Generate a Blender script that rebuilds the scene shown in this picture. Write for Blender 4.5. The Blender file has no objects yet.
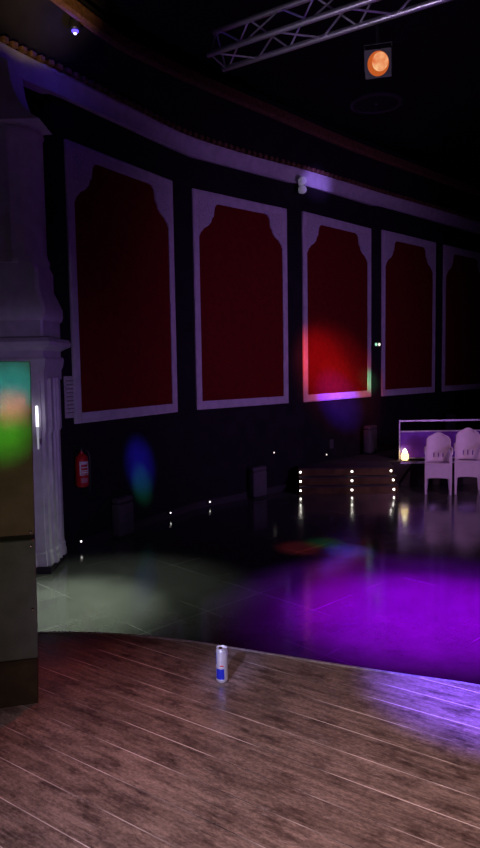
import bpy, bmesh, math, random
from mathutils import Vector, Matrix
random.seed(7)
PI = math.pi
R = math.radians
sc = bpy.context.scene
COL = sc.collection

# ------------------------------------------------------------------ camera numbers (photo is 480 x 848)
F, PITCH, ROLL, EYE = 680.0, R(4.9), R(0.9), 1.95
STAGE = 0.53          # stage deck height above the dance floor
TIER = 0.375          # raised seating tier behind the steps

def ray(px, py):
    x = (px - 240) / F; y = (424 - py) / F
    c, s = math.cos(ROLL), math.sin(ROLL)
    X = c * x + s * y; Y = -s * x + c * y
    return Vector((X, math.cos(PITCH) + math.sin(PITCH) * Y, -math.sin(PITCH) + math.cos(PITCH) * Y))

def at_z(px, py, z):
    r = ray(px, py); return r * ((z - EYE) / r.z) + Vector((0, 0, EYE))

def at_y(px, py, Y):
    r = ray(px, py); return r * (Y / r.y) + Vector((0, 0, EYE))

# plan of the black wall: panel 1..5 left and right ends
WALL = [(-1.74, 7.2), (-.80, 8.86), (-.574, 9.22), (.767, 10.51), (1.02, 10.67), (2.355, 12.12),
        (2.57, 12.23), (3.915, 13.6), (4.14, 13.84), (5.48, 15.2)]
def _off(pts, o):
    out = []
    for i, (x, y) in enumerate(pts):
        ax, ay = pts[max(i - 1, 0)]; bx, by = pts[min(i + 1, len(pts) - 1)]
        l = math.hypot(bx - ax, by - ay)
        out.append((x - (by - ay) / l * o, y + (bx - ax) / l * o))
    return out
PANELS = WALL
WALL = _off(WALL, .036)
WALLX = [(-4.6, 1.5), (-3.7, 5.4), (-2.75, 7.0), (-1.86, 7.10)] + WALL + [(9.2, 18.9)]

def on_wall(px, py):
    """point of the wall seen at a pixel, the wall's direction there"""
    r = ray(px, py)
    best = None
    for (ax, ay), (bx, by) in zip(WALLX[3:-1], WALLX[4:]):
        dx, dy = bx - ax, by - ay
        den = r.x * dy - r.y * dx
        if abs(den) < 1e-9: continue
        s = (ax * dy - ay * dx) / den
        u = ((r.x * s - ax) * dx + (r.y * s - ay) * dy) / (dx * dx + dy * dy)
        if s > 0 and -0.001 <= u <= 1.001 and (best is None or s < best[0]):
            best = (s, Vector((r.x * s, r.y * s, EYE + r.z * s)), math.atan2(dy, dx))
    return best[1], best[2]

# ------------------------------------------------------------------ materials
def new_mat(name):
    m = bpy.data.materials.new(name); m.use_nodes = True
    nt = m.node_tree
    return m, nt, nt.nodes['Principled BSDF']

def mat(name, col, rough=.5, metal=0., spec=.5, noise=0., scale=20., bump=0., bscale=None, emit=None, estr=0., trans=0., alpha=1.):
    m, nt, b = new_mat(name)
    b.inputs['Base Color'].default_value = (*col, 1)
    b.inputs['Roughness'].default_value = rough
    b.inputs['Metallic'].default_value = metal
    b.inputs['Specular IOR Level'].default_value = spec
    b.inputs['Transmission Weight'].default_value = trans
    b.inputs['Alpha'].default_value = alpha
    if emit:
        b.inputs['Emission Color'].default_value = (*emit, 1)
        b.inputs['Emission Strength'].default_value = estr
    tc = nt.nodes.new('ShaderNodeTexCoord')
    n = nt.nodes.new('ShaderNodeTexNoise')
    n.inputs['Scale'].default_value = scale; n.inputs['Detail'].default_value = 5
    nt.links.new(tc.outputs['Object'], n.inputs['Vector'])
    if noise > 0:
        r = nt.nodes.new('ShaderNodeValToRGB')
        r.color_ramp.elements[0].position = .3; r.color_ramp.elements[1].position = .72
        r.color_ramp.elements[0].color = (*[max(0, c * (1 - noise)) for c in col], 1)
        r.color_ramp.elements[1].color = (*[min(1, c * (1 + noise)) for c in col], 1)
        nt.links.new(n.outputs['Fac'], r.inputs['Fac'])
        nt.links.new(r.outputs['Color'], b.inputs['Base Color'])
    if bump > 0:
        src = n
        if bscale:
            src = nt.nodes.new('ShaderNodeTexNoise'); src.inputs['Scale'].default_value = bscale
            nt.links.new(tc.outputs['Object'], src.inputs['Vector'])
        bp = nt.nodes.new('ShaderNodeBump'); bp.inputs['Strength'].default_value = bump
        bp.inputs['Distance'].default_value = .01
        nt.links.new(src.outputs['Fac'], bp.inputs['Height'])
        nt.links.new(bp.outputs['Normal'], b.inputs['Normal'])
    return m

def glow(name, col, strength, sampled=False):
    m = bpy.data.materials.new(name); m.use_nodes = True
    nt = m.node_tree; nt.nodes.clear()
    e = nt.nodes.new('ShaderNodeEmission'); e.inputs['Color'].default_value = (*col, 1)
    e.inputs['Strength'].default_value = strength
    o = nt.nodes.new('ShaderNodeOutputMaterial'); nt.links.new(e.outputs[0], o.inputs[0])
    if not sampled: m.cycles.emission_sampling = 'NONE'
    return m

def ramp(nt, p0, c0, p1, c1):
    r = nt.nodes.new('ShaderNodeValToRGB')
    r.color_ramp.elements[0].position = p0; r.color_ramp.elements[1].position = p1
    r.color_ramp.elements[0].color = (*c0, 1) if len(c0) == 3 else c0
    r.color_ramp.elements[1].color = (*c1, 1) if len(c1) == 3 else c1
    return r

def mixc(nt, fac, a, b, mode='MIX'):
    m = nt.nodes.new('ShaderNodeMix'); m.data_type = 'RGBA'; m.blend_type = mode
    for sock, v in ((m.inputs[0], fac), (m.inputs[6], a), (m.inputs[7], b)):
        if isinstance(v, (int, float)): sock.default_value = v
        elif isinstance(v, tuple): sock.default_value = (*v, 1)
        else: nt.links.new(v, sock)
    return m.outputs[2]

def wood_floor():
    m, nt, b = new_mat('worn_stage_boards')
    tc = nt.nodes.new('ShaderNodeTexCoord')
    mp = nt.nodes.new('ShaderNodeMapping'); mp.inputs['Rotation'].default_value = (0, 0, R(35)); mp.inputs['Location'].default_value = (0.3, .012, 0)
    nt.links.new(tc.outputs['Object'], mp.inputs['Vector'])
    br = nt.nodes.new('ShaderNodeTexBrick')
    br.inputs['Scale'].default_value = 1.0
    br.inputs['Brick Width'].default_value = 7.3; br.inputs['Row Height'].default_value = .145
    br.inputs['Mortar Size'].default_value = .0020; br.inputs['Mortar Smooth'].default_value = .3
    br.inputs['Color1'].default_value = (.135, .096, .082, 1); br.inputs['Color2'].default_value = (.205, .150, .128, 1)
    br.inputs['Mortar'].default_value = (1, 1, 1, 1); br.offset = .37
    nt.links.new(mp.outputs[0], br.inputs['Vector'])
    # grain stretched along the boards
    mg = nt.nodes.new('ShaderNodeMapping'); mg.inputs['Scale'].default_value = (2.2, 26, 1)
    nt.links.new(mp.outputs[0], mg.inputs['Vector'])
    g = nt.nodes.new('ShaderNodeTexNoise'); g.inputs['Scale'].default_value = 1.6; g.inputs['Detail'].default_value = 8; g.inputs['Roughness'].default_value = .65
    nt.links.new(mg.outputs[0], g.inputs['Vector'])
    rg = ramp(nt, .3, (.45, .43, .42), .75, (1.45, 1.42, 1.42))
    nt.links.new(g.outputs['Fac'], rg.inputs['Fac'])
    # scuffs and dark stains
    ms = nt.nodes.new('ShaderNodeMapping'); ms.inputs['Scale'].default_value = (1, 2.2, 1)
    nt.links.new(mp.outputs[0], ms.inputs['Vector'])
    s = nt.nodes.new('ShaderNodeTexNoise'); s.inputs['Scale'].default_value = 7; s.inputs['Detail'].default_value = 7; s.inputs['Roughness'].default_value = .7
    nt.links.new(ms.outputs[0], s.inputs['Vector'])
    rs = ramp(nt, .36, (.47, .44, .45), .52, (1.1, 1.1, 1.1))
    nt.links.new(s.outputs['Fac'], rs.inputs['Fac'])
    base = mixc(nt, 1.0, br.outputs['Color'], rg.outputs['Color'], 'MULTIPLY')
    base = mixc(nt, 1.0, base, rs.outputs['Color'], 'MULTIPLY')
    # pale scratches
    mw = nt.nodes.new('ShaderNodeMapping'); mw.inputs['Rotation'].default_value = (0, 0, R(20)); mw.inputs['Scale'].default_value = (3, 30, 1)
    nt.links.new(mp.outputs[0], mw.inputs['Vector'])
    w = nt.nodes.new('ShaderNodeTexNoise'); w.inputs['Scale'].default_value = 2.4; w.inputs['Detail'].default_value = 10; w.inputs['Roughness'].default_value = .8
    nt.links.new(mw.outputs[0], w.inputs['Vector'])
    rw = ramp(nt, .55, (0, 0, 0), .70, (1, 1, 1)); nt.links.new(w.outputs['Fac'], rw.inputs['Fac'])
    fs = nt.nodes.new('ShaderNodeMath'); fs.operation = 'MULTIPLY'; fs.inputs[1].default_value = .6
    nt.links.new(rw.outputs['Color'], fs.inputs[0])
    base = mixc(nt, fs.outputs[0], base, (.34, .29, .28))
    fn = nt.nodes.new('ShaderNodeTexNoise'); fn.inputs['Scale'].default_value = 55; fn.inputs['Detail'].default_value = 6; fn.inputs['Roughness'].default_value = .75
    nt.links.new(ms.outputs[0], fn.inputs['Vector'])
    rf = ramp(nt, .34, (.55, .54, .54), .66, (1.5, 1.5, 1.52)); nt.links.new(fn.outputs['Fac'], rf.inputs['Fac'])
    base = mixc(nt, 1.0, base, rf.outputs['Color'], 'MULTIPLY')
    # bright worn seams, broken up
    sn = nt.nodes.new('ShaderNodeTexNoise'); sn.inputs['Scale'].default_value = 2.3; sn.inputs['Detail'].default_value = 3
    nt.links.new(mp.outputs[0], sn.inputs['Vector'])
    rn = ramp(nt, .40, (0, 0, 0), .56, (1, 1, 1)); nt.links.new(sn.outputs['Fac'], rn.inputs['Fac'])
    seam = mixc(nt, rn.outputs['Color'], (.03, .02, .02), (.62, .52, .5))
    base = mixc(nt, br.outputs['Fac'], base, seam)
    nt.links.new(base, b.inputs['Base Color'])
    rr = ramp(nt, .3, (.27, .27, .27), .7, (.5, .5, .5)); nt.links.new(s.outputs['Fac'], rr.inputs['Fac'])
    nt.links.new(rr.outputs['Color'], b.inputs['Roughness'])
    b.inputs['Specular IOR Level'].default_value = .4
    bp = nt.nodes.new('ShaderNodeBump'); bp.inputs['Strength'].default_value = .25; bp.inputs['Distance'].default_value = .004
    nt.links.new(g.outputs['Fac'], bp.inputs['Height']); nt.links.new(bp.outputs['Normal'], b.inputs['Normal'])
    return m

def tile_floor():
    m, nt, b = new_mat('black_gloss_tiles')
    tc = nt.nodes.new('ShaderNodeTexCoord')
    mp = nt.nodes.new('ShaderNodeMapping'); mp.inputs['Rotation'].default_value = (0, 0, R(-44)); mp.inputs['Location'].default_value = (.13, .20, 0)
    nt.links.new(tc.outputs['Object'], mp.inputs['Vector'])
    br = nt.nodes.new('ShaderNodeTexBrick')
    br.inputs['Scale'].default_value = 1; br.inputs['Brick Width'].default_value = .6; br.inputs['Row Height'].default_value = .6
    br.offset = 0; br.inputs['Mortar Size'].default_value = .004; br.inputs['Mortar Smooth'].default_value = .4
    br.inputs['Color1'].default_value = (.060, .060, .060, 1); br.inputs['Color2'].default_value = (.070, .070, .070, 1)
    br.inputs['Mortar'].default_value = (.2, .2, .2, 1)
    nt.links.new(mp.outputs[0], br.inputs['Vector'])
    s = nt.nodes.new('ShaderNodeTexNoise'); s.inputs['Scale'].default_value = 3.5; s.inputs['Detail'].default_value = 8; s.inputs['Roughness'].default_value = .7
    nt.links.new(mp.outputs[0], s.inputs['Vector'])
    rs = ramp(nt, .3, (.72, .72, .72), .75, (1.25, 1.25, 1.25)); nt.links.new(s.outputs['Fac'], rs.inputs['Fac'])
    sn = nt.nodes.new('ShaderNodeTexNoise'); sn.inputs['Scale'].default_value = 1.3; sn.inputs['Detail'].default_value = 2
    nt.links.new(mp.outputs[0], sn.inputs['Vector'])
    rn = ramp(nt, .50, (0, 0, 0), .62, (1, 1, 1)); nt.links.new(sn.outputs['Fac'], rn.inputs['Fac'])
    base = mixc(nt, 1.0, (.064, .064, .064), rs.outputs['Color'], 'MULTIPLY')
    seam = mixc(nt, rn.outputs['Color'], (.06, .06, .06), (.17, .17, .17))
    base = mixc(nt, br.outputs['Fac'], base, seam)
    nt.links.new(base, b.inputs['Base Color'])
    rr = ramp(nt, .3, (.09, .09, .09), .7, (.17, .17, .17)); nt.links.new(s.outputs['Fac'], rr.inputs['Fac'])
    nt.links.new(rr.outputs['Color'], b.inputs['Roughness'])
    b.inputs['Specular IOR Level'].default_value = .5
    n2 = nt.nodes.new('ShaderNodeTexNoise'); n2.inputs['Scale'].default_value = 2.2; n2.inputs['Detail'].default_value = 2
    nt.links.new(mp.outputs[0], n2.inputs['Vector'])
    bp = nt.nodes.new('ShaderNodeBump'); bp.inputs['Strength'].default_value = .12; bp.inputs['Distance'].default_value = .01
    nt.links.new(n2.outputs['Fac'], bp.inputs['Height']); nt.links.new(bp.outputs['Normal'], b.inputs['Normal'])
    return m

M = dict(
    wall=mat('black_wall_paint', (.014, .011, .015), .8, spec=.2, noise=.3, scale=4, bump=.15, bscale=60),
    ceil=mat('black_ceiling_paint', (.014, .011, .015), .8, spec=.2, noise=.35, scale=3, bump=.2, bscale=25),
    plaster=mat('white_plaster', (.62, .58, .62), .6, noise=.12, scale=9, bump=.2, bscale=35),
    carved=mat('white_carved_plaster', (.60, .56, .60), .6, noise=.22, scale=40, bump=.9, bscale=38),
    gold=mat('dull_gold_paint', (.17, .075, .04), .6, noise=.5, scale=25),
    red=mat('dark_red_fabric', (.155, .006, .006), .85, noise=.14, scale=14, bump=.3, bscale=120, spec=.15),
    black=mat('black_plastic', (.015, .015, .017), .45),
    darkplinth=mat('dark_plinth', (.03, .025, .03), .6),
    olive=mat('olive_brown_lacquer', (.22, .19, .12), .5, noise=.22, scale=9, bump=.15, bscale=90, spec=.25),
    greyolive=mat('grey_green_lacquer', (.15, .17, .175), .5, noise=.22, scale=9, bump=.15, bscale=90, spec=.25),
    brown=mat('dark_brown_plinth', (.055, .035, .02), .6, noise=.3, scale=12),
    alu=mat('brushed_aluminium', (.72, .70, .74), .38, metal=.85, noise=.1, scale=30),
    chrome=mat('chrome', (.8, .8, .82), .15, metal=1),
    cansilver=mat('can_silver', (.82, .83, .88), .3, metal=.7),
    canblue=mat('can_blue', (.02, .03, .42), .3, metal=.35),
    canred=mat('can_red', (.5, .02, .02), .35),
    extred=mat('extinguisher_red', (.55, .015, .02), .3),
    white=mat('white_sticker', (.75, .73, .72), .5, noise=.15, scale=60),
    paper=mat('pale_paper', (.55, .5, .52), .7, noise=.3, scale=50),
    grey=mat('grey_upholstery', (.085, .078, .085), .75, noise=.15, scale=30, bump=.2, bscale=80),
    plasticw=mat('white_chair_plastic', (.78, .68, .74), .4, noise=.06, scale=12),
    riser=mat('bronze_gloss_riser', (.20, .13, .05), .25, metal=.55, noise=.4, scale=7),
    tread=mat('dark_carpet_tread', (.035, .028, .03), .8, noise=.3, scale=60),
    edge=mat('worn_metal_edge', (.62, .55, .6), .35, metal=.7, noise=.3, scale=40),
    purple=mat('purple_lit_glass', (.22, .05, .55), .25, noise=.2, scale=6),  # purple light on the glass infill put into its base colour
    wood=wood_floor(), tile=tile_floor(),
    led=glow('white_led', (1, .95, .85), 9.0, True), footled=glow('soft_white_led', (1, .95, .9), 3.0),
    leddim=glow('dim_led', (1, .9, .8), 1.2),
    tube=glow('white_facet_light', (.9, .88, 1), 3.2, True),  # glow imitating light that falls on the pillar facet
    bluelamp=glow('blue_led', (.10, .06, 1), 2.5, True),
    bluecore=glow('blue_white_led', (.6, .6, 1), 3.0),
    green=glow('green_led', (.45, 1, .7), .9),
    warm=glow('warm_candle', (1, .72, .3), 2.6, True),
    flame=glow('candle_core', (1, .9, .62), 5.0),
    spotglass=mat('clear_glass_lens', (.8, .8, .85), .1, emit=(.75, .7, .95), estr=.10),
)

def lamp_lens():
    m, nt, b = new_mat('orange_lit_lens'); nt.nodes.remove(b)
    tc = nt.nodes.new('ShaderNodeTexCoord')
    n = nt.nodes.new('ShaderNodeTexNoise'); n.inputs['Scale'].default_value = 14; n.inputs['Detail'].default_value = 4
    nt.links.new(tc.outputs['Object'], n.inputs['Vector'])
    r = ramp(nt, .32, (.75, .10, .015), .68, (1.0, .55, .26)); nt.links.new(n.outputs['Fac'], r.inputs['Fac'])
    e = nt.nodes.new('ShaderNodeEmission'); e.inputs['Strength'].default_value = .95
    nt.links.new(r.outputs['Color'], e.inputs['Color'])
    nt.links.new(e.outputs[0], nt.nodes['Material Output'].inputs[0])
    return m
M['lens'] = lamp_lens()

# ------------------------------------------------------------------ mesh helpers
def bm_new(): return bmesh.new()

def add_box(bm, x0, x1, y0, y1, z0, z1, bev=0., seg=2, mtx=None):
    vs = [bm.verts.new((x, y, z)) for z in (z0, z1) for y in (y0, y1) for x in (x0, x1)]
    fs = [bm.faces.new([vs[i] for i in q]) for q in ((0, 2, 3, 1), (4, 5, 7, 6), (0, 1, 5, 4), (2, 6, 7, 3), (0, 4, 6, 2), (1, 3, 7, 5))]
    geo = vs
    if bev > 0:
        es = list({e for f in fs for e in f.edges})
        r = bmesh.ops.bevel(bm, geom=es, offset=bev, segments=seg, affect='EDGES', profile=.5)
        geo = list({v for f in r['faces'] for v in f.verts} | {v for v in vs if v.is_valid})
    if mtx: bmesh.ops.transform(bm, matrix=mtx, verts=geo)
    return geo

def add_prism(bm, poly, a0, a1, axis='y', bev=0.):
    """extrude a 2-D outline (ccw seen from -axis is not required) between a0 and a1"""
    def P(u, v, a):
        return (u, a, v) if axis == 'y' else ((u, v, a) if axis == 'z' else (a, u, v))
    A = [bm.verts.new(P(u, v, a0)) for u, v in poly]
    B = [bm.verts.new(P(u, v, a1)) for u, v in poly]
    n = len(poly)
    fs = [bm.faces.new(A), bm.faces.new(B[::-1])]
    for i in range(n): fs.append(bm.faces.new((A[i], B[i], B[(i + 1) % n], A[(i + 1) % n])))
    return A + B

def add_tube(bm, pts, r, n=10, caps=True):
    pts = [Vector(p) for p in pts]
    rs = r if isinstance(r, (list, tuple)) else [r] * len(pts)
    rings = []; up = None
    for i, p in enumerate(pts):
        d = (pts[min(i + 1, len(pts) - 1)] - pts[max(i - 1, 0)]).normalized()
        if up is None: up = Vector((0, 0, 1)) if abs(d.z) < .9 else Vector((1, 0, 0))
        s = d.cross(up).normalized(); t = s.cross(d).normalized(); up = t
        rings.append([bm.verts.new(p + (s * math.cos(2 * PI * k / n) + t * math.sin(2 * PI * k / n)) * rs[i]) for k in range(n)])
    for a, b in zip(rings, rings[1:]):
        for k in range(n): bm.faces.new((a[k], a[(k + 1) % n], b[(k + 1) % n], b[k]))
    if caps: bm.faces.new(rings[0][::-1]); bm.faces.new(rings[-1])
    return [v for q in rings for v in q]

def add_lathe(bm, prof, n=32, c=(0, 0, 0), a0=0., a1=2 * PI, caps=True, flute=0., fn=0):
    full = abs(a1 - a0 - 2 * PI) < 1e-6
    m = n if full else n + 1
    rings = []
    for r, z in prof:
        ring = []
        for k in range(m):
            t = a0 + (a1 - a0) * k / n
            rr = r * (1 - flute * (.5 + .5 * math.cos(fn * t))) if flute else r
            ring.append(bm.verts.new((c[0] + rr * math.cos(t), c[1] + rr * math.sin(t), c[2] + z)))
        rings.append(ring)
    for a, b in zip(rings, rings[1:]):
        for k in range(n):
            bm.faces.new((a[k], a[(k + 1) % m], b[(k + 1) % m], b[k]))
    if caps and full:
        bm.faces.new(rings[0][::-1]); bm.faces.new(rings[-1])
    return [v for q in rings for v in q]

def add_loft(bm, rings):
    rs = [[bm.verts.new(p) for p in r] for r in rings]
    n = len(rs[0])
    for a, b in zip(rs, rs[1:]):
        for k in range(n): bm.faces.new((a[k], a[(k + 1) % n], b[(k + 1) % n], b[k]))
    bm.faces.new(rs[0][::-1]); bm.faces.new(rs[-1])

def sweep(bm, path, prof, right=None):
    """sweep a (offset, z) outline along a plan path; offset is to the room side"""
    rings = []
    for i, (x, y) in enumerate(path):
        ax, ay = path[max(i - 1, 0)]; bx, by = path[min(i + 1, len(path) - 1)]
        d = Vector((bx - ax, by - ay)).normalized(); nrm = Vector((d.y, -d.x))
        rings.append([(x + nrm.x * o, y + nrm.y * o, z) for o, z in prof])
    add_loft(bm, rings)

def obj(name, bm, m, parent=None, smooth=True, loc=None):
    bmesh.ops.recalc_face_normals(bm, faces=bm.faces[:])
    me = bpy.data.meshes.new(name); bm.to_mesh(me); bm.free()
    if smooth:
        for p in me.polygons: p.use_smooth = True
        try: me.set_sharp_from_angle(angle=R(32))
        except Exception: pass
    o = bpy.data.objects.new(name, me); COL.objects.link(o)
    me.materials.append(M[m] if isinstance(m, str) else m)
    if parent is not None: o.parent = parent
    if loc: o.location = loc
    return o

def thing(name, label, cat, loc=(0, 0, 0), rz=0., group=None, rot=None):
    o = bpy.data.objects.new(name, None); COL.objects.link(o)
    o.empty_display_size = .1
    o.location = loc; o.rotation_euler = rot if rot else (0, 0, rz)
    o['label'] = label; o['category'] = cat
    if group: o['group'] = group
    return o

def tag(o, label, cat, group=None):
    o['label'] = label; o['category'] = cat
    if group: o['group'] = group
    return o

def struct(name, bm, m, parent=None, label=None, smooth=True):
    o = obj(name, bm, m, parent, smooth)
    if parent is None:
        o['kind'] = 'structure'
        if label: o['label'] = label
    return o

def dup(root, loc, rz, label, group=None):
    r = root.copy(); COL.objects.link(r); r.location = loc; r.rotation_euler = (0, 0, rz)
    r['label'] = label
    if group: r['group'] = group
    for ch in list(root.children):
        c = ch.copy(); COL.objects.link(c); c.parent = r
        for g in ch.children:
            d = g.copy(); COL.objects.link(d); d.parent = c
    return r

def smooth_path(pts, n=8):
    P = [Vector(p) for p in pts]; out = []
    for i in range(len(P) - 1):
        p0 = P[max(i - 1, 0)]; p1 = P[i]; p2 = P[i + 1]; p3 = P[min(i + 2, len(P) - 1)]
        for k in range(n):
            t = k / n
            out.append(.5 * ((2 * p1) + (p2 - p0) * t + (2 * p0 - 5 * p1 + 4 * p2 - p3) * t * t + (3 * p1 - p0 - 3 * p2 + p3) * t ** 3))
    out.append(P[-1]); return out

# ================================================================== THE SETTING
# dance floor
bm = bm_new(); add_box(bm, -5, 10, 1.0, 19.5, -.1, 0)
struct('floor', bm, 'tile', label='black glossy tiled dance floor', smooth=False)

# black curved wall
bm = bm_new()
rings = []
for i, (x, y) in enumerate(WALLX):
    ax, ay = WALLX[max(i - 1, 0)]; bx, by = WALLX[min(i + 1, len(WALLX) - 1)]
    d = Vector((bx - ax, by - ay)).normalized(); n = Vector((-d.y, d.x)) * .15
    rings.append([(x, y, 0), (x, y, 6.0), (x + n.x, y + n.y, 6.0), (x + n.x, y + n.y, 0)])
add_loft(bm, rings)
struct('wall_back', bm, 'wall', label='black curved wall carrying the red panels', smooth=False)
bm = bm_new(); sweep(bm, WALLX[4:-1], [(0.001, 0.0), (.018, 0.0), (.018, .09), (.001, .10)])
struct('baseboard_back', bm, 'darkplinth', smooth=False)

# cornice band: lower edge z 4.73, upper 5.05, bead row above
CP = smooth_path([(-3.75, 3.2), (-2.75, 5.35)] + _off([(-2.13, 6.62)] + WALL[:1] + [(-1.27, 8.1)] + [(-.69, 9.08), (.09, 9.93), (.9, 10.66), (1.69, 11.44), (2.46, 12.23), (3.24, 12.98), (4.03, 13.76), (5.5, 15.25), (9, 18.7)], -.0) , 6)
bm = bm_new(); sweep(bm, CP, [(-.08, 4.70), (.05, 4.70), (.055, 4.72), (.04, 4.735), (.045, 4.80), (.065, 4.87), (.085, 4.89), (.085, 4.915), (-.08, 4.915)])
cor = struct('trim_1', bm, 'plaster', label='white plaster cornice band along the top of the black wall')
bm = bm_new()
L = 0; acc = []
for a, b in zip(CP, CP[1:]):
    d = (b - a); ln = d.length; d.normalize(); n = Vector((d.y, -d.x))
    while L < ln:
        acc.append((a + d * L + n * .085, math.atan2(d.y, d.x))); L += .115
    L -= ln
for p, an in acc:
    add_box(bm, -.036, .036, -.04, .04, 4.917, 4.975, .012, 1, Matrix.Translation((p.x, p.y, 0)) @ Matrix.Rotation(an, 4, 'Z'))
obj('dentil_row', bm, 'gold', cor)['kind'] = 'stuff'

# cove soffit between wall and ceiling ring, the ring and the ceiling
RP = smooth_path([(-3.1, 3.2), (-2.0, 5.6), (-1.31, 7.22), (-.93, 7.81), (-.42, 8.45), (.06, 9.0), (.6, 9.6), (2.05, 11.2), (4.91, 14.04), (9.3, 18.3)], 7)
bm = bm_new()
n = 40
def resample(P, n):
    ls = [0]
    for a, b in zip(P, P[1:]): ls.append(ls[-1] + (b - a).length)
    out = []
    for k in range(n + 1):
        t = ls[-1] * k / n; i = 0
        while i < len(P) - 2 and ls[i + 1] < t: i += 1
        out.append(P[i].lerp(P[i + 1], (t - ls[i]) / max(1e-6, ls[i + 1] - ls[i])))
    return out
A, B = resample(CP, n), resample(RP, n)
rings = []
for a, b in zip(A, B):
    m_ = a.lerp(b, .5)
    rings.append([(a.x, a.y, 4.98), (m_.x, m_.y, 5.30), (b.x, b.y, 5.42), (b.x, b.y, 5.50), (a.x, a.y, 5.50)])
add_loft(bm, rings)
struct('trim_3', bm, 'ceil', label='dark coved soffit above the cornice')
bm = bm_new(); sweep(bm, RP, [(-.03, 5.28), (.01, 5.28), (.03, 5.31), (.03, 5.42), (-.03, 5.42)])
struct('trim_2', bm, 'gold', label='dull gilt ceiling ring moulding')
bm = bm_new(); add_box(bm, -5, 10, -1.5, 19.5, 5.62, 5.8)
struct('ceiling', bm, 'ceil', label='black ceiling', smooth=False)

# stage with curved front edge
EDGE = smooth_path([(-4.3, 3.05), (-3.0, 3.36), (-2.0, 3.53), (-1.12, 3.565), (-.68, 3.525), (-.36, 3.44), (-.12, 3.35), (.08, 3.265), (.41, 3.125), (.76, 2.985), (1.04, 2.875), (1.6, 2.6), (2.5, 2.05), (3.4, 1.3)], 5)
poly = [(p.x, p.y) for p in EDGE] + [(3.4, -1.2), (-4.3, -1.2)]
bm = bm_new(); add_prism(bm, poly, 0.001, STAGE, 'z')
stage = struct('floor_stage', bm, 'wood', label='raised stage of worn wooden boards', smooth=False)
bm = bm_new(); sweep(bm, [(p.x, p.y) for p in EDGE], [(-.010, STAGE - .06), (-.010, STAGE + .003), (.004, STAGE + .003), (.004, STAGE - .06)])
# the edge path runs left to right, so the room side of the moulding is the stage side
obj('edge_strip', bm, 'edge', stage)

# raised tier behind the steps
bm = bm_new()
poly = [(1.20, 10.80), (9.0, 10.80), (9.0, 18.55), (5.53, 15.18), (4.19, 13.82), (3.96, 13.57), (2.62, 12.21), (2.40, 12.08)]
add_prism(bm, poly, 0.001, TIER, 'z')
tier = struct('floor_tier', bm, 'tread', label='dark raised seating tier behind the steps', smooth=False)
bm = bm_new(); add_box(bm, 2.56, 9.0, 10.785, 10.80, TIER - .03, TIER + .004)
obj('edge_strip', bm, 'edge', tier)

# ================================================================== RED PANELS
PW, PZ0, PZ1 = 1.90, 1.36, 4.30
PH = PZ1 - PZ0
CUSP = [(.10, .62), (.13, .56), (.20, .49), (.27, .455), (.325, .40), (.345, .345), (.375, .32), (.385, .25), (.40, .19), (.44, .15), (.50, .138)]

def make_panel(label):
    t = thing('wall_panel', label, 'wall panel', (0, 0, 0), 0, 'red framed wall panels')
    bm = bm_new()
    for x0, x1, z0, z1 in ((0, .105, 0, PH), (PW - .105, PW, 0, PH), (.105, PW - .105, 0, .115), (.105, PW - .105, PH - .14, PH)):
        add_box(bm, x0, x1, -.065, -.002, z0, z1, .008, 1)
    # raised bead along the outer border
    for x0, x1, z0, z1 in ((.012, .035, .012, PH - .012), (PW - .035, PW - .012, .012, PH - .012), (.035, PW - .035, .012, .035), (.035, PW - .035, PH - .035, PH - .012)):
        add_box(bm, x0, x1, -.078, -.06, z0, z1, .006, 1)
    obj('frame', bm, 'plaster', t)
    for s in (0, 1):
        pts = CUSP + [(.50, .10), (.10, .10)]
        q = [((x if s == 0 else PW - x), PH - z) for x, z in pts]
        bm = bm_new(); add_prism(bm, q, -.074, -.004, 'y')
        # carved scrolls
        for cx, cz, rr in ((.20, .26, .085), (.30, .20, .05), (.15, .40, .045)):
            sp = []
            for k in range(26):
                a = k * .42; r = rr * (1 - k / 30)
                x = cx + r * math.cos(a); z = cz + r * math.sin(a)
                sp.append(((x if s == 0 else PW - x), -.076, PH - z))
            add_tube(bm, sp, .011, 6)
        obj('corner_bracket', bm, 'carved', t)
    bm = bm_new()
    add_box(bm, .09, PW - .09, -.030, -.004, .10, PH - .12)
    obj('fabric_infill', bm, 'red', t, smooth=False)
    return t

labels = ['tall dark red panel in a white frame nearest the white pillar, above the fire extinguisher',
          'plain dark red white-framed panel second from the white pillar, left of the glowing one',
          'red white-framed panel with a red glow low down and a blue-lit bottom rail',
          'dark red white-framed panel between the red-glowing panel and the one above the chairs',
          'red white-framed panel cut off by the edge of view, above the white chairs']
pan = None
for i in range(5):
    (ax, ay), (bx, by) = WALL[2 * i], WALL[2 * i + 1]
    ll = math.hypot(*(PANELS[2 * i + 1][q] - PANELS[2 * i][q] for q in (0, 1)))
    an = math.atan2(by - ay, bx - ax)
    if pan is None:
        pan = make_panel(labels[0]); p = pan
        p.location = (ax, ay, PZ0); p.rotation_euler = (0, 0, an)
    else:
        p = dup(pan, (ax, ay, PZ0), an, labels[i])
    p.scale = (ll / PW, .46, 1)

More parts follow.
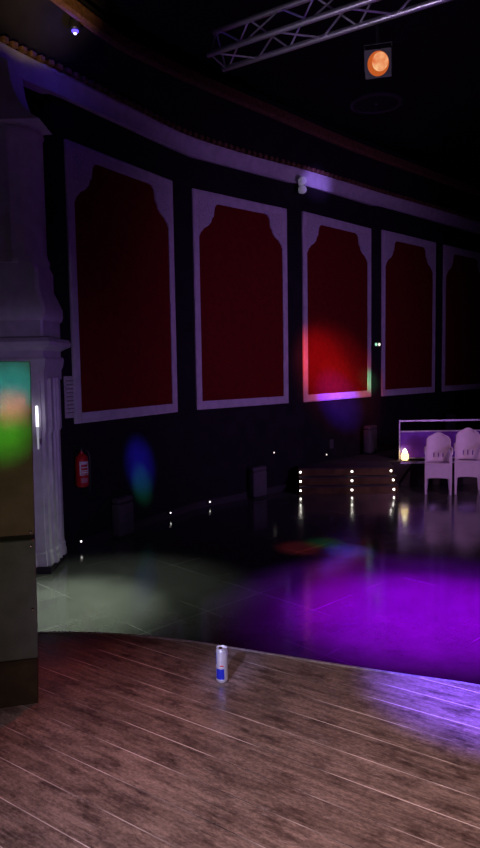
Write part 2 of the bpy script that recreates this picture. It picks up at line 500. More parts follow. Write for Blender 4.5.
# ================================================================== WHITE PILLAR
PCX, PCY = -2.13, 6.65
pil = thing('pillar', 'white plaster pillar with fluted shaft and heavy ledge beside the black wall', 'pillar', (PCX, PCY, 0))
def sq(a, z, c=.0):
    if c <= 0: return [(-a, -a, z), (a, -a, z), (a, a, z), (-a, a, z)]
    return [(-a + c, -a, z), (a - c, -a, z), (a, -a + c, z), (a, a - c, z), (a - c, a, z), (-a + c, a, z), (-a, a - c, z), (-a, -a + c, z)]
def cross(a, z):
    """square with triple stepped faces -> reads as fluted pilaster strips"""
    q = []
    prof = [(-1, -.80), (-.80, -.80), (-.80, -.90), (-.52, -.90), (-.52, -1), (-.30, -1), (-.27, -.93), (-.03, -.93), (0, -1), (.03, -.93), (.27, -.93), (.30, -1), (.52, -1), (.52, -.90), (.80, -.90), (.80, -.80)]
    for k in range(4):
        c, s = math.cos(k * PI / 2), math.sin(k * PI / 2)
        for x, y in prof: q.append(((x * c - y * s) * a if True else 0, (x * s + y * c) * a, z))
    return q
def crossrot(a, z):
    pts = []
    prof = [(-.80, -.80), (-.80, -.90), (-.52, -.90), (-.52, -1), (-.30, -1), (-.27, -.94), (-.05, -.94), (-.02, -1), (.02, -1), (.05, -.94), (.27, -.94), (.30, -1), (.52, -1), (.52, -.90), (.80, -.90)]
    for k in range(4):
        c, s = math.cos(k * PI / 2), math.sin(k * PI / 2)
        for x, y in prof: pts.append(((x * c - y * s) * a, (x * s + y * c) * a, z))
    return pts
bm = bm_new(); add_loft(bm, [sq(.312, 0), sq(.312, .07)])
obj('plinth', bm, 'darkplinth', pil, smooth=False)
bm = bm_new(); add_loft(bm, [crossrot(.338, .07), crossrot(.338, .13), crossrot(.328, .15), crossrot(.332, .19), crossrot(.32, .21)])
obj('base_moulding', bm, 'plaster', pil)
bm = bm_new(); add_loft(bm, [crossrot(.32, .20), crossrot(.32, 1.33), crossrot(.335, 1.36), crossrot(.335, 1.86)])
obj('fluted_shaft', bm, 'plaster', pil)
bm = bm_new(); add_loft(bm, [sq(.315, 1.84), sq(.315, 1.93), sq(.33, 1.97), sq(.34, 2.04), sq(.33, 2.06)])
obj('necking', bm, 'plaster', pil)
bm = bm_new()
add_loft(bm, [sq(.315, 2.05), sq(.315, 2.12), sq(.355, 2.145), sq(.395, 2.165), sq(.405, 2.20), sq(.385, 2.235), sq(.315, 2.25)])
obj('ledge', bm, 'plaster', pil)
bm = bm_new()
add_loft(bm, [sq(.32, 2.245, .02), sq(.32, 2.40, .02), sq(.34, 2.42, .02), sq(.352, 2.46, .03), sq(.35, 2.53, .03), sq(.315, 2.63, .03), sq(.285, 2.70, .03), sq(.285, 2.88, .03), sq(.265, 2.94, .05), sq(.20, 2.965, .06)])
obj('pedestal', bm, 'plaster', pil)
bm = bm_new()
add_lathe(bm, [(.315, 2.93), (.315, 2.97), (.30, 3.0), (.292, 3.04), (.292, 4.10), (.305, 4.12), (.305, 4.15), (.292, 4.17), (.33, 4.22), (.335, 4.25)], 64, flute=.05, fn=16)
obj('upper_column', bm, 'plaster', pil)
# concave bracket sweeping from the capital up to the cornice
def bxz(px, py):
    p = at_y(px, py, 6.70); return (p.x - PCX, p.z)
pts = [bxz(*q) for q in ((51, 133), (44, 129), (37, 122.5), (31, 115), (27, 106), (24, 96), (22, 86), (21, 78))]
pts += [(-.52, 4.95), (-.60, 4.95), (-.60, pts[0][1] - .01)]
bm = bm_new(); add_prism(bm, pts, -.34, .10, 'y')
obj('bracket', bm, 'plaster', pil, smooth=False)

# ================================================================== CABINET at stage left
cz0 = STAGE
ccx, ccy = at_z(39.5, 704, STAGE).xy
yaw = math.atan2(-ccx, ccy)      # front turned to face the stage centre
cab = thing('cabinet', 'tall olive-brown two-section cabinet standing on the stage before the white pillar', 'cabinet', (ccx, ccy, cz0 - .003), 0, rot=(0, R(.8), yaw - R(1)))
CH = 1.455
bm = bm_new(); add_box(bm, -.62, -.004, .025, .50, .20, CH - .004, .006, 1)
obj('body', bm, 'black', cab)
bm = bm_new(); add_box(bm, -.62, 0, 0, .03, .735, CH, .007, 2)
d1 = obj('upper_door', bm, 'olive', cab)
bm = bm_new(); add_box(bm, -.62, 0, 0, .03, .205, .712, .007, 2)
d2 = obj('lower_door', bm, 'greyolive', cab)
for d_, z in ((d1, .75), (d2, .69), (d2, .42)):
    bm = bm_new(); add_lathe(bm, [(.0, 0), (.006, .001), (.007, .006), (.004, .01), (0, .011)], 12, caps=False)
    bmesh.ops.transform(bm, matrix=Matrix.Translation((-.018, 0.0, z)) @ Matrix.Rotation(R(90), 4, 'X'), verts=bm.verts[:])
    obj('stud', bm, 'chrome', d_)
bm = bm_new(); add_box(bm, -.60, -.004, .012, .48, 0, .20, .004, 1)
obj('plinth', bm, 'brown', cab)

# glowing strip standing in for light on the pillar facet, beside the cabinet
tp = at_y(36.6, 428, 6.22)
tl = thing('facet_light_strip', 'narrow white strip imitating light on the pillar facet, between the cabinet and the white pillar', 'lamp', (tp.x, 6.25, tp.z - .26))
bm = bm_new(); add_tube(bm, [(0, 0, .27), (0, 0, .46)], [.013, .010], 10); obj('lit_facet_strip', bm, 'tube', tl)
bm = bm_new(); add_tube(bm, [(0, 0, .06), (0, 0, .27)], [.008, .012], 10); obj('dim_facet_strip', bm, glow('dim_facet_light', (.8, .78, 1), .35), tl)
bm = bm_new(); add_box(bm, -.015, .015, .0, .085, .10, .16, .004, 1); obj('strip_mount', bm, 'alu', tl)

# ================================================================== DRINK CAN
cp = at_z(222.3, 681.5, STAGE)
can = thing('drink_can', 'slim silver and blue drink can standing alone near the stage edge', 'can', (cp.x, cp.y, STAGE + .003))
RC, HC = .0268, .157
bm = bm_new()
add_lathe(bm, [(.0, .004), (.017, .004), (.019, 0), (.021, 0), (RC - .001, .008), (RC, .012), (RC, HC - .016), (RC - .001, HC - .012)], 40, caps=False)
obj('can_body', bm, 'cansilver', can)
bm = bm_new()
add_lathe(bm, [(RC - .001, HC - .012), (.0235, HC - .004), (.0245, HC - .002), (.0245, HC), (.0228, HC), (.0215, HC - .005), (0, HC - .005)], 40, caps=False)
obj('can_top', bm, 'cansilver', can)
bm = bm_new(); add_prism(bm, [(-.005 + .009 * math.cos(t * PI / 8) * 1.0, .012 * math.sin(t * PI / 8)) for t in range(16)], HC - .0049, HC - .003, 'z')
obj('pull_tab', bm, 'chrome', can)
bm = bm_new()   # blue printed field on the near side
fw = math.atan2(-cp.y, -cp.x)
add_lathe(bm, [(RC + .0004, .018), (RC + .0004, .066)], 16, a0=fw - R(72), a1=fw + R(22), caps=False)
add_lathe(bm, [(RC + .0004, .084), (RC + .0004, HC - .018)], 8, a0=fw - R(96), a1=fw - R(62), caps=False)
obj('printed_field', bm, 'canblue', can)
bm = bm_new()
add_lathe(bm, [(RC + .0005, .078), (RC + .0005, .083)], 12, a0=fw - R(20), a1=fw + R(16), caps=False)
obj('printed_mark', bm, 'canred', can)

# ================================================================== TRUSS
TD = Vector((.825, -.565, 0)).normalized(); TL = Vector((-TD.y, TD.x, 0)) * 1.0   # across, towards the far right
if TL.y < 0: TL = -TL
A0 = at_y(216.5, 31.5, 6.2); B0 = at_y(210.5, 54, 6.07); C0 = at_y(226, 68.5, 6.28)
LEN = 5.2
tr = thing('lighting_truss', 'triangular aluminium lighting truss crossing the top of the room', 'truss', A0)
ch = [Vector((0, 0, 0)), B0 - A0, C0 - A0]
off = [0, -.03, .0]
for c0 in ch:
    bm = bm_new(); add_tube(bm, [c0 - TD * .03, c0 + TD * LEN], .024, 12)
    obj('chord', bm, 'alu', tr)
def lace(i, j, ph):
    k = 0; s = .03; step = .31
    while s + step < LEN:
        a = ch[i if k % 2 == 0 else j] + TD * s; b = ch[j if k % 2 == 0 else i] + TD * (s + step)
        yield a, b
        s += step; k += 1
for i, j in ((0, 1), (1, 2), (2, 0)):
    for a, b in lace(i, j, 0):
        bm = bm_new(); add_tube(bm, [a, b], .0085, 8); obj('brace', bm, 'alu', tr)
for i, j in ((0, 1), (1, 2), (2, 0)):
    bm = bm_new(); add_tube(bm, [ch[i], ch[j]], .0085, 8); obj('end_brace', bm, 'alu', tr)
# suspension cables to the ceiling
for s in (2.6, 4.4):
    bm = bm_new(); p = ch[0] + TD * s; add_tube(bm, [p, Vector((p.x, p.y, 5.62 - A0.z))], .006, 6); obj('hanging_cable', bm, 'black', tr)

# ================================================================== STAGE LAMP below the truss
best = None
for k in range(400):
    p = C0 + TD * (LEN * k / 400)
    q = p - Vector((0, 0, EYE))
    if q.y <= .5: break
    # angle test through the lamp's column of pixels
    r = ray(378, 40)
    d = abs(p.x / p.y - r.x / r.y)
    if best is None or d < best[0]: best = (d, p)
tp = best[1]
lp = at_y(378.3, 63.5, tp.y)
look = (Vector((0.0, 1.2, 2.3)) - lp).normalized()
lampo = thing('stage_lamp', 'square-fronted stage lamp with glowing orange lens hanging under the truss', 'lamp', lp)
lampo.rotation_euler = look.to_track_quat('-Y', 'Z').to_euler()
S = .1
bm = bm_new()      # square front with round opening
ring_o, ring_i = [], []
N = 32
for k in range(N):
    a = 2 * PI * k / N; c, s = math.cos(a), math.sin(a); mm = max(abs(c), abs(s))
    ring_o.append((S * c / mm, S * s / mm)); ring_i.append((.082 * c, .088 * s))
vs = [[bm.verts.new((x, y_, z)) for x, z in rg] for rg, y_ in ((ring_o, -.02), (ring_i, -.02), (ring_i, .0), (ring_o, .0))]
for a, b in zip(vs, vs[1:] + vs[:1]):
    for k in range(N): bm.faces.new((a[k], a[(k + 1) % N], b[(k + 1) % N], b[k]))
obj('front_frame', bm, mat('dark_grey_metal', (.07, .06, .07), .5, noise=.2, scale=20), lampo)
Rx = Matrix.Rotation(R(-90), 4, 'X')
bm = bm_new(); add_lathe(bm, [(.096, 0.0), (.096, .10), (.08, .18), (.05, .22), (0, .225)], 32, caps=False)
bmesh.ops.transform(bm, matrix=Rx, verts=bm.verts[:]); obj('lamp_body', bm, 'black', lampo)
bm = bm_new(); add_lathe(bm, [(0, .03), (.03, .028), (.06, .020), (.084, .010), (.092, .003)], 32, c=(0, 0, .0), caps=False)
bmesh.ops.transform(bm, matrix=Rx, verts=bm.verts[:]); obj('reflector', bm, glow('orange_reflector', (.85, .16, .03), .62), lampo)
bm = bm_new(); add_lathe(bm, [(0, -.006), (.03, -.004), (.052, .002), (.062, .012), (.062, .02)], 28, caps=False)
bmesh.ops.transform(bm, matrix=Matrix.Translation((.014, 0, .012)) @ Rx @ Matrix.Diagonal((1, 1.1, 1, 1)), verts=bm.verts[:]); obj('lens', bm, 'lens', lampo)
bm = bm_new()
add_box(bm, -.108, -.1, -.0, .05, -.05, .13, .002, 1); add_box(bm, .1, .108, 0, .05, -.05, .13, .002, 1); add_box(bm, -.108, .108, 0, .05, .13, .138, .002, 1)
obj('yoke', bm, 'black', lampo)
# hook clamp going up to the chord, in the lamp's own axes
inv = (Matrix.Translation(lp) @ lampo.rotation_euler.to_matrix().to_4x4()).inverted()
bm = bm_new(); add_tube(bm, [inv @ Vector((tp.x, tp.y, tp.z - .045)), Vector((0, .025, .136))], .014, 10); obj('hook_clamp', bm, 'black', lampo)

# ceiling speaker disc
dz = 5.62
dc = at_z(376, 104, dz - .02)
dsc = thing('ceiling_speaker', 'faint round flush speaker disc on the black ceiling below the stage lamp', 'speaker', (dc.x, dc.y, dz))
M['discrim'] = mat('grey_disc_rim', (.07, .055, .08), .5)
M['discface'] = mat('dark_disc_mesh', (.022, .018, .024), .7, noise=.2, scale=60)
bm = bm_new(); rr = 25.0 / F * (dc.y); add_lathe(bm, [(rr * .86, 0), (rr * .86, -.03), (rr * .93, -.04), (rr, -.03), (rr, 0)], 48, caps=False); obj('rim', bm, 'discrim', dsc)
bm = bm_new(); add_lathe(bm, [(0, -.022), (rr * .5, -.020), (rr * .87, -.016)], 48, caps=False); obj('mesh_face', bm, 'discface', dsc)
bm = bm_new(); add_lathe(bm, [(0, -.045), (.022, -.040), (.03, -.022)], 16, caps=False); obj('centre_cap', bm, 'discrim', dsc)

# blue ceiling light, upper left
bp_ = at_z(75, 29.5, 5.22)
bl = thing('ceiling_spotlight', 'small bright blue spotlight at the ceiling high above the white pillar', 'light', bp_)
bm = bm_new(); add_lathe(bm, [(.0, .09), (.045, .085), (.06, .05), (.06, 0), (.05, -.015)], 24, caps=False); obj('housing', bm, 'black', bl)
bm = bm_new(); add_lathe(bm, [(.034, -.010), (.030, -.025), (.015, -.036), (0, -.038)], 20, caps=False); obj('blue_lens', bm, 'bluelamp', bl)
bm = bm_new(); add_lathe(bm, [(.018, -.034), (.013, -.044), (0, -.047)], 14, caps=False); obj('bulb', bm, 'bluecore', bl)
bm = bm_new(); add_tube(bm, [(0, 0, .085), (0, 0, 5.40 - bp_.z)], .012, 8); obj('stem', bm, 'black', bl)

# ================================================================== SMALL WALL THINGS
def wall_thing(px, py, name, label, cat, group=None, lift=0.0):
    p, an = on_wall(px, py)
    n = Vector((math.sin(an), -math.cos(an), 0))
    return thing(name, label, cat, p + n * lift, an, group)     # local -y points into the room

# twin spotlight on the cornice
p, an = on_wall(297, 188)
n = Vector((math.sin(an), -math.cos(an), 0))
tw = thing('twin_spotlight', 'small twin-headed white wall spotlight at the lower edge of the cornice', 'light', p + n * .075, an)
bm = bm_new(); add_box(bm, -.04, .04, -.02, .0, -.10, .12, .008, 2); obj('back_plate', bm, 'plaster', tw)
for z in (.075, -.055):
    bm = bm_new(); add_lathe(bm, [(.0, .0), (.05, .0), (.062, .05), (.055, .075), (.0, .085)], 20, caps=False)
    bmesh.ops.transform(bm, matrix=Matrix.Translation((0, -.02, z)) @ Matrix.Rotation(R(90), 4, 'X'), verts=bm.verts[:])
    obj('spot_head', bm, 'spotglass', tw)

# sensor between panels 3 and 4
sn = wall_thing(376.5, 344.5, 'wall_sensor', 'tiny sensor with green-white lights on the black strip right of the glowing panel', 'sensor')
bm = bm_new(); add_box(bm, -.09, .09, -.035, -.002, -.05, .05, .012, 2); obj('housing', bm, 'black', sn)
for x, m_ in ((-.035, 'green'), (.035, 'leddim')):
    bm = bm_new(); add_lathe(bm, [(0, .012), (.02, .009), (.028, 0)], 14, caps=False)
    bmesh.ops.transform(bm, matrix=Matrix.Translation((x, -.035, 0)) @ Matrix.Rotation(R(90), 4, 'X'), verts=bm.verts[:])
    obj('indicator_light', bm, m_, sn)

# notice
nt_ = wall_thing(70.5, 397, 'wall_notice', 'narrow pale notice on the black wall between white pillar and first red panel', 'notice')
M['ink'] = mat('grey_ink', (.2, .18, .2), .7)
bm = bm_new(); add_box(bm, -.085, .085, -.012, -.002, -.22, .22, .002, 1); obj('sheet', bm, 'paper', nt_, smooth=False)
bm = bm_new()
for k in range(9): add_box(bm, -.06, .06 - .012 * (k % 3), -.0135, -.011, .165 - k * .042, .178 - k * .042)
ink = obj('printed_lines', bm, 'ink', nt_, smooth=False)

# fire extinguisher
p, an = on_wall(76.5, 486)
n = Vector((math.sin(an), -math.cos(an), 0))
ex = thing('fire_extinguisher', 'red fire extinguisher with white label hanging on the black wall', 'fire extinguisher', (p.x + n.x * .085, p.y + n.y * .085, p.z), 0)
bm = bm_new()
add_lathe(bm, [(0, 0), (.05, 0), (.066, .012), (.070, .03), (.070, .285), (.062, .32), (.040, .345), (.024, .355), (.022, .38), (0, .38)], 32, caps=False)
obj('cylinder', bm, 'extred', ex)
fa = math.atan2(-p.y, -p.x)
bm = bm_new(); add_lathe(bm, [(.0708, .13), (.0708, .275)], 14, a0=fa - R(20), a1=fa + R(70), caps=False); lb = obj('white_label', bm, 'white', ex)
bm = bm_new()
for z0, z1 in ((.14, .15), (.165, .172), (.185, .205), (.22, .245)): add_lathe(bm, [(.0714, z0), (.0714, z1)], 8, a0=fa - R(8), a1=fa + R(52), caps=False)
obj('printed_text', bm, 'extred', lb)
bm = bm_new(); add_lathe(bm, [(.0708, .05), (.0708, .10)], 10, a0=fa - R(10), a1=fa + R(55), caps=False); obj('small_label', bm, mat('pink_label', (.5, .2, .22), .5), ex)
bm = bm_new(); add_tube(bm, [(0, 0, .375), (0, 0, .415)], .02, 12); add_box(bm, -.07, .03, -.012, .012, .405, .417, .003, 1); add_box(bm, -.075, .02, -.012, .012, .43, .44, .003, 1)
obj('valve_handle', bm, 'black', ex)
bm = bm_new(); add_tube(bm, [v for v in smooth_path([(.02, 0, .39), (.07, -.01, .38), (.092, -.01, .30), (.088, -.01, .15), (.082, -.01, .02), (.08, -.01, -.06)], 6)], .011, 10)
obj('hose', bm, 'black', ex)
bm = bm_new(); add_box(bm, -.02, .02, .0, .02, .30, .36, .002, 1, Matrix.Rotation(an, 4, 'Z') @ Matrix.Translation((0, .062, 0)))
obj('wall_hook', bm, 'black', ex)

# socket plate and two little wall indicator lights
sp = wall_thing(331, 444, 'socket_plate', 'small grey socket plate low on the black wall above the steps', 'socket')
bm = bm_new(); add_box(bm, -.055, .055, -.014, -.002, -.075, .075, .006, 2); obj('plate', bm, 'grey', sp)
bm = bm_new(); add_lathe(bm, [(.0, -.004), (.03, -.004), (.034, .002), (.038, .002)], 18, caps=False)
bmesh.ops.transform(bm, matrix=Matrix.Translation((0, -.015, .0)) @ Matrix.Rotation(R(90), 4, 'X'), verts=bm.verts[:]); obj('socket', bm, 'discface', sp)
for px, py, lb_ in ((273.3, 452.5, 'tiny dim indicator light on the wall right of the grey stool under the second panel'), (325.8, 454.5, 'tiny dim indicator light just below the grey socket plate')):
    it = wall_thing(px, py, 'indicator_lamp', lb_, 'light', 'indicator lights on the wall')
    bm = bm_new(); add_box(bm, -.025, .025, -.016, -.001, -.025, .025, .004, 1); obj('housing', bm, 'black', it)
    bm = bm_new(); add_lathe(bm, [(0, .009), (.011, .006), (.014, 0)], 12, caps=False)
    bmesh.ops.transform(bm, matrix=Matrix.Translation((0, -.016, 0)) @ Matrix.Rotation(R(90), 4, 'X'), verts=bm.verts[:]); obj('bulb', bm, M['leddim'], it)

# floor-level lights along the wall
foot0 = None
for px, py, lb_ in ((78.3, 541, 'small white floor-level light at the wall base below the fire extinguisher'),
                    (168, 512.5, 'small white floor-level light at the wall base midway along, second from the pillar'),
                    (208, 501.5, 'small white floor-level light at the wall base, farthest from the white pillar')):
    p, an = on_wall(px, py); n = Vector((math.sin(an), -math.cos(an), 0)) * .02
    if foot0 is None:
        foot0 = thing('floor_light', lb_, 'light', p + n, an, 'floor-level lights on the wall base')
        bm = bm_new(); add_box(bm, -.03, .03, -.02, .018, -.03, .03, .006, 2); obj('housing', bm, 'black', foot0)
        bm = bm_new(); add_lathe(bm, [(0, .008), (.008, .006), (.011, 0)], 12, caps=False)
        bmesh.ops.transform(bm, matrix=Matrix.Translation((0, -.02, 0)) @ Matrix.Rotation(R(90), 4, 'X'), verts=bm.verts[:]); obj('bulb', bm, 'footled', foot0)
    else:
        dup(foot0, p + n, an, lb_)

# grey upright box stools
def make_stool(label, w, h, loc, rz):
    t = thing('box_stool', label, 'stool', loc, rz, 'upright grey box stools')
    bm = bm_new(); add_box(bm, -w / 2 + .01, w / 2 - .01, -.12, -.02, 0, .03); obj('foot', bm, 'black', t, smooth=False)
    bm = bm_new(); add_box(bm, -w / 2, w / 2, -.13, -.01, .03, h - .07, .015, 2); obj('body', bm, 'grey', t)
    bm = bm_new(); add_box(bm, -w / 2 - .004, w / 2 + .004, -.134, -.006, h - .07, h, .03, 3); obj('cushion', bm, 'grey', t)
    return t
for px, py, z, w, h, lb_ in ((117, 536, 0, .26, .47, 'upright grey box stool on the floor by the wall right of the fire extinguisher'),
                             (253, 498, 0, .28, .47, 'upright grey box stool on the floor by the wall under the second panel'),
                             (362, 452, TIER, .27, .50, 'upright grey box stool on the raised tier behind the lit steps'),
                             (442.5, 436, TIER, .24, .52, 'upright grey box stool seen over the railing behind the first white chair')):
    if z == 0:
        p, an = on_wall(px, py); n = Vector((math.sin(an), -math.cos(an), 0)) * .03
        make_stool(lb_, w, h, (p.x + n.x, p.y + n.y, 0), an)
    else:
        p, an = on_wall(px, py); n = Vector((math.sin(an), -math.cos(an), 0)) * .10
        make_stool(lb_, w, h, (p.x + n.x, p.y + n.y, TIER), an)

# ================================================================== LIT STEPS
xs0, xs1 = .89, 2.375
st = thing('steps', 'low three-step stair with rows of small lights leading onto the tier', 'stairs', (0, 10.10, 0))
RZ = TIER / 3; TDp = .1
for k in range(3):
    y0 = TDp * k; x0 = (.875, .88, .885)[k]; x1 = xs1 - .012 * k
    y1 = .68 if k == 2 else .68
    yb = TDp * (k + 1) if k < 2 else .695
    # step carcass
    bm = bm_new()
    xl = x0 if k < 2 else 1.10
    add_prism(bm, [(x0, y0 + .012), (x1 - .05, y0 + .012), (x1 - .012, y0 + .05), (x1 - .012, .695), (1.19, .695), (x0 + .02, y0 + .25)], .001 + RZ * k, RZ * (k + 1) - .02, 'z')
    s_ = obj('step', bm, 'tread', st, smooth=False)
    bm = bm_new(); add_prism(bm, [(x0, y0), (x1 - .05, y0), (x1, y0 + .05), (x1, .40), (x1 - .012, .40), (x1 - .012, y0 + .055), (x1 - .055, y0 + .012), (x0, y0 + .012)], .002 + RZ * k, RZ * (k + 1) - .018, 'z')
    obj('riser', bm, 'riser', s_, smooth=False)
    bm = bm_new(); add_prism(bm, [(x0, y0 - .008), (x1 - .05, y0 - .008), (x1 + .008, y0 + .05), (x1 + .008, .695), (1.19, .695), (x0 + .02, y0 + .25)], RZ * (k + 1) - .018, RZ * (k + 1) - .002, 'z')
    obj('tread', bm, 'tread', s_, smooth=False)
    for px in (300.5, 352, 393.3 - (2 - k) * .0 + (.6, 0, -1.4)[k]):
        p = at_y(px, 485, 10.10 + y0)
        xx = max(x0 + .02, min(p.x, x1 - .052))
        bm = bm_new(); add_lathe(bm, [(0, .009), (.012, .007), (.015, 0)], 12, caps=False)
        bmesh.ops.transform(bm, matrix=Matrix.Translation((xx, y0, RZ * k + .062)) @ Matrix.Rotation(R(90), 4, 'X'), verts=bm.verts[:])
        obj('step_light', bm, 'led', s_)

# ================================================================== RAILING on the tier
RY = 10.95
rx = at_y(399.5, 440, RY).x
rt = at_y(399.5, 421, RY).z; rm = at_y(403, 431.5, RY).z; rb = at_y(403, 458.3, RY).z
rl = thing('railing', 'thin pale metal railing on the tier edge behind the white chairs', 'railing', (rx, RY, TIER))
for k, x in enumerate((0, 1.5, 2.5)):
    bm = bm_new(); add_box(bm, x - .012, x + .012, -.012, .012, .0, rt - TIER, .003, 1)
    add_box(bm, x - .04, x + .04, -.04, .04, .0, .008); obj('post', bm, 'edge', rl)
for z, r_ in ((rt, .016), (rm, .012), (rb, .012)):
    bm = bm_new(); add_box(bm, .012 if z < rt else -.012, 2.5, -r_, r_, z - TIER - r_, z - TIER + r_, .004, 1); obj('rail', bm, 'edge', rl)
for x0, x1 in ((.02, 1.48), (1.52, 2.48)):
    bm = bm_new(); add_box(bm, x0, x1, .016, .026, rb - TIER + .0, rm - TIER); obj('infill_panel', bm, 'purple', rl, smooth=False)
# candle lamp at the corner of the railing
cl = at_y(404.3, 459, RY - .055)
cd = thing('candle_lamp', 'small glowing warm candle lamp at the corner of the railing', 'lamp', (cl.x, RY - .09, TIER + .008))
bm = bm_new(); add_lathe(bm, [(0, -.004), (.05, -.004), (.055, .01), (.0, .012)], 20, caps=False); obj('dish', bm, 'edge', cd)
bm = bm_new(); add_lathe(bm, [(.040, .012), (.058, .03), (.062, .09), (.045, .13)], 20, caps=False); obj('glass_shade', bm, 'warm', cd)
bm = bm_new(); add_lathe(bm, [(0, .11), (.042, .125), (.034, .16), (.012, .195), (0, .205)], 14, caps=False); obj('flame', bm, 'flame', cd)
bm = bm_new(); bm.free()

# ================================================================== WHITE CHAIRS
def make_chair(label, loc, rz=0, group='white plastic chairs'):
    t = thing('plastic_chair', label, 'chair', loc, rz, group)
    W, D = .192, .40
    # seat with a rounded front and shallow dish
    bm = bm_new(); nx, ny = 8, 8; g = []
    for j in range(ny + 1):
        row = []
        for i in range(nx + 1):
            u = -1 + 2 * i / nx; v = j / ny
            z = .452 - .012 * (1 - u * u) * math.sin(PI * v) - .02 * v
            row.append(bm.verts.new((u * (W - .012), .0 + v * D, z)))
        g.append(row)
    for j in range(ny):
        for i in range(nx): bm.faces.new((g[j][i], g[j][i + 1], g[j + 1][i + 1], g[j + 1][i]))
    r = bmesh.ops.extrude_face_region(bm, geom=bm.faces[:]); bmesh.ops.translate(bm, vec=(0, 0, -.014), verts=[v for v in r['geom'] if isinstance(v, bmesh.types.BMVert)])
    obj('seat', bm, 'plasticw', t)
    # deep front apron, arched lower edge, with a roll at the top
    bm = bm_new()
    outl = [(-W + .004, .46), (W - .004, .46), (W - .004, .22), (W - .045, .235), (W - .06, .243)]
    outl += [(x * (W - .07), .245 + .006 * (1 - x * x)) for x in (.8, .4, 0, -.4, -.8)]
    outl += [(-W + .06, .243), (-W + .045, .235), (-W + .004, .22)]
    add_prism(bm, outl, -.012, .004, 'y')
    add_tube(bm, [(-W + .01, -.006, .455), (W - .01, -.006, .455)], .013, 8)
    obj('apron', bm, 'plasticw', t)
    for s in (-1, 1):
        bm = bm_new(); add_prism(bm, [(0.0, .46), (D, .43), (D, .33), (D / 2, .36), (0.0, .28)], s * (W - .006) - .006, s * (W - .006) + .006, 'x')
        obj('side_apron', bm, 'plasticw', t)
    # backrest: rounded shell with a row of slots low down
    bm = bm_new(); nx, nz = 21, 14; g = []
    for j in range(nz + 1):
        v = j / nz; row = []
        z = .445 + .445 * v
        wd = .176 + .006 * math.sin(PI * v)
        if v > .6: wd *= max(.0, 1 - ((v - .6) / .41) ** 4) ** .33
        for i in range(nx + 1):
            u = -1 + 2 * i / nx
            y = D - .03 + .06 * v - .05 * u * u + .0
            row.append(bm.verts.new((u * wd, y, z - .03 * u * u * (v > .85))))
        g.append(row)
    for j in range(nz):
        for i in range(nx):
            if 2 <= j <= 3 and i % 4 == 2 and 3 < i < 18: continue
            bm.faces.new((g[j][i], g[j][i + 1], g[j + 1][i + 1], g[j + 1][i]))
    b = obj('backrest', bm, 'plasticw', t)
    sd = b.modifiers.new('thickness', 'SOLIDIFY'); sd.thickness = .016
    # arms and legs
    for s in (-1, 1):
        bm = bm_new()
        add_tube(bm, smooth_path([(s * (W - .006), .0, .60), (s * (W - .002), .015, .645), (s * (W), .10, .665), (s * W, .28, .665), (s * (W - .012), .40, .66), (s * (W - .025), .43, .66)], 5), .017, 8)
        obj('armrest', bm, 'plasticw', t)
        bm = bm_new()
        add_loft(bm, [[(s * (W - .016) + dx * k, .010 + dy * k - .006, z) for dx, dy in ((-1, -1), (1, -1), (1, 1), (-1, 1))] for z, k in ((0, .013), (.22, .018), (.46, .018), (.62, .015))])
        obj('leg', bm, 'plasticw', t)
        bm = bm_new()
        add_loft(bm, [[(s * (W - .042 + .02 * (z < .1)) + dx * k, D - .02 + dy * k + (.05 if z < .1 else 0), z) for dx, dy in ((-1, -1), (1, -1), (1, 1), (-1, 1))] for z, k in ((0, .013), (.25, .017), (.47, .018))])
        obj('leg', bm, 'plasticw', t)
    return t
c1 = at_z(438.5, 495, 0); c2 = at_z(468.5, 495, 0)
chr0 = make_chair('white plastic armchair by the candle lamp, lower of the two before the railing', (c1.x, c1.y + .02, 0), R(-16))
ch2 = dup(chr0, (c2.x, c2.y + .02, 0), R(-17), 'taller white plastic armchair cut off by the edge of view, beside the lower one')
ch2.scale = (1, 1, 1.075)

# ================================================================== LIGHTS (club lighting rig)
def spot(name, loc, target, col, energy, deg, blend=1., size=.05):
    l = bpy.data.lights.new(name, 'SPOT'); l.color = col; l.energy = energy; l.spot_size = R(deg); l.spot_blend = blend; l.shadow_soft_size = size
    o = bpy.data.objects.new(name, l); COL.objects.link(o); o.location = loc
    o.rotation_euler = (Vector(target) - Vector(loc)).to_track_quat('-Z', 'Y').to_euler(); return o
def area(name, loc, target, col, energy, size):
    l = bpy.data.lights.new(name, 'AREA'); l.color = col; l.energy = energy; l.size = size; l.shape = 'DISK'
    o = bpy.data.objects.new(name, l); COL.objects.link(o); o.location = loc
    o.rotation_euler = (Vector(target) - Vector(loc)).to_track_quat('-Z', 'Y').to_euler(); return o

# violet washes on wall, cornice and pillar
spot('violet_wash_light', (4.6, 4.6, 1.9), (1.0, 10.9, 2.0), (.58, .28, 1.0), 360, 74, 1, .6)
spot('violet_pillar_light', (.4, 3.4, 1.4), (-2.0, 6.6, 1.1), (.46, .27, 1.0), 62, 58, 1, .3)
bq = bpy.data.lights.new('blue_ceiling_light', 'POINT'); bq.color = (.08, .04, 1); bq.energy = 1.3; bq.shadow_soft_size = .02
bqo = bpy.data.objects.new('blue_ceiling_light', bq); COL.objects.link(bqo); bqo.location = bp_ + Vector((.02, -.05, -.10))
spot('truss_light', (-.6, 3.6, 2.9), (1.2, 5.4, 4.8), (.75, .6, 1.0), 75, 60)
spot('pink_chair_light', (4.0, 5.5, 4.6), (3.1, 10, .6), (1.0, .5, .85), 250, 30)
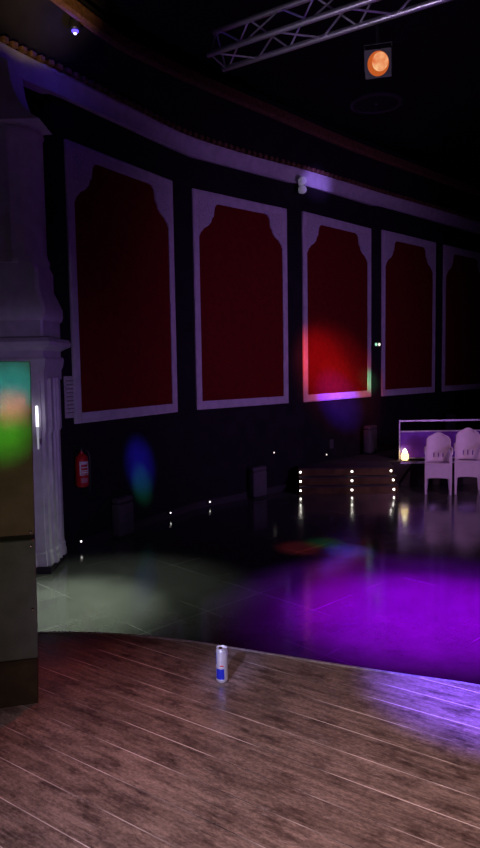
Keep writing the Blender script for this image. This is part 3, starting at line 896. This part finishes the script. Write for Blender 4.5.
# magenta pool on the dance floor, blue violet on the stage edge
spot('magenta_floor_light', (2.0, 5.6, 5.0), tuple(at_z(425, 612, 0)), (.37, .0, 1.0), 8500, 27)
spot('magenta_floor_light', (2.2, 5.6, 5.0), tuple(at_z(428, 606, 0)), (.34, .0, 1.0), 2600, 38)
spot('blue_edge_light', (1.9, 1.6, 4.6), tuple(at_z(500, 692, STAGE)), (.14, .06, 1.0), 7500, 16)
# pale greenish pool beside the pillar; unseen spots set in mid-air to miss the pillar faces
spot('pale_floor_light', (-1.0, 6.35, 2.7), tuple(at_z(52, 610, 0)), (.84, 1.0, .74), 820, 42)
spot('pale_floor_light', (-.7, 6.6, 2.9), tuple(at_z(110, 592, 0)), (.84, 1.0, .74), 140, 54)
# stage wash: soft, slightly warm, and a low key from the left
spot('stage_wash_light', (.5, 1.6, 4.9), (.45, 1.7, STAGE), (1.0, .72, .90), 470, 52, 1, .25)
spot('stage_key_light', (-1.7, .5, 1.95), (.9, 2.3, STAGE), (.88, .76, 1.0), 110, 72, 1, .05)
spot('warm_stage_light', (1.6, .2, 3.6), (.8, 1.5, STAGE), (1.0, .60, .28), 270, 52)
spot('red_stage_light', (-.3, 3.9, 3.2), (-.75, 2.75, STAGE), (1.0, .08, .10), 60, 34)
spot('can_light', (-.8, .6, 2.0), (-.1, 2.95, STAGE + .08), (.5, .5, 1.0), 420, 7)
# multi-beam effect light thrown on panel, wall, floor and cabinet
EF = Vector((1.3, 4.8, 4.2))
def beam(px, py, col, en, deg, on='wall', src=EF):
    tgt = on_wall(px, py)[0] if on == 'wall' else on
    spot('effect_beam', tuple(src), tuple(tgt), col, en, deg)
beam(322, 366, (1, .05, .04), 1700, 11)
beam(335, 378, (1, .08, .05), 1500, 16)
beam(345, 388, (1, .30, .16), 1000, 9)
beam(338, 400, (.03, .02, 1), 10000, 8)
beam(368, 381, (.05, 1, .35), 2600, 3.4)
beam(140, 464, (.03, .02, 1), 6000, 6.5)
beam(142, 484, (.03, 1, .35), 2000, 4.5)
beam(316, 184, (.35, .2, 1), 1500, 6)
beam(300, 548, (1, .1, .1), 500, 7, at_z(300, 548, 0)); beam(325, 543, (.1, 1, .3), 350, 6, at_z(325, 543, 0)); beam(349, 551, (.1, .1, 1), 2200, 7, at_z(349, 551, 0))
cabsrc = Vector((.7, .5, 2.6))
beam(6, 388, (.02, .8, 1), 300, 5.6, at_y(8, 391, ccy), cabsrc); beam(12, 404, (1, .12, .03), 800, 2.6, at_y(10, 409, ccy), cabsrc); beam(6, 433, (.08, 1, .02), 300, 4.4, at_y(4, 438, ccy), cabsrc)
spot('cabinet_light', (.2, -.4, 2.4), (ccx - .1, ccy, 1.5), (.95, .88, .42), 26, 46)
spot('warm_ceiling_light', (-1.0, 3.0, 2.6), tuple(at_z(45, 2, 5.4)), (1.0, .72, .3), 600, 14)

w = bpy.data.worlds.new('dark_room'); sc.world = w; w.use_nodes = True
w.node_tree.nodes['Background'].inputs['Color'].default_value = (.35, .18, .55, 1)
w.node_tree.nodes['Background'].inputs['Strength'].default_value = .006

# ================================================================== CAMERA
cam = bpy.data.cameras.new('camera'); cam.sensor_fit = 'VERTICAL'; cam.sensor_height = 36; cam.lens = F / 848 * 36
cam.clip_start = .02
co = bpy.data.objects.new('camera', cam); COL.objects.link(co)
fwd = Vector((0, math.cos(PITCH), -math.sin(PITCH))); up0 = Vector((0, math.sin(PITCH), math.cos(PITCH))); rt0 = Vector((1, 0, 0))
c, s = math.cos(ROLL), math.sin(ROLL)
right = rt0 * c + up0 * -s; up = rt0 * s + up0 * c
mtx = Matrix((right, up, -fwd)).transposed().to_4x4(); mtx.translation = (0, 0, EYE)
co.matrix_world = mtx
sc.camera = co
sc.view_settings.view_transform = 'Standard'; sc.view_settings.look = 'None'
sc.view_settings.exposure = 0; sc.view_settings.gamma = 1
try: sc.view_settings.use_curve_mapping = False
except Exception: pass
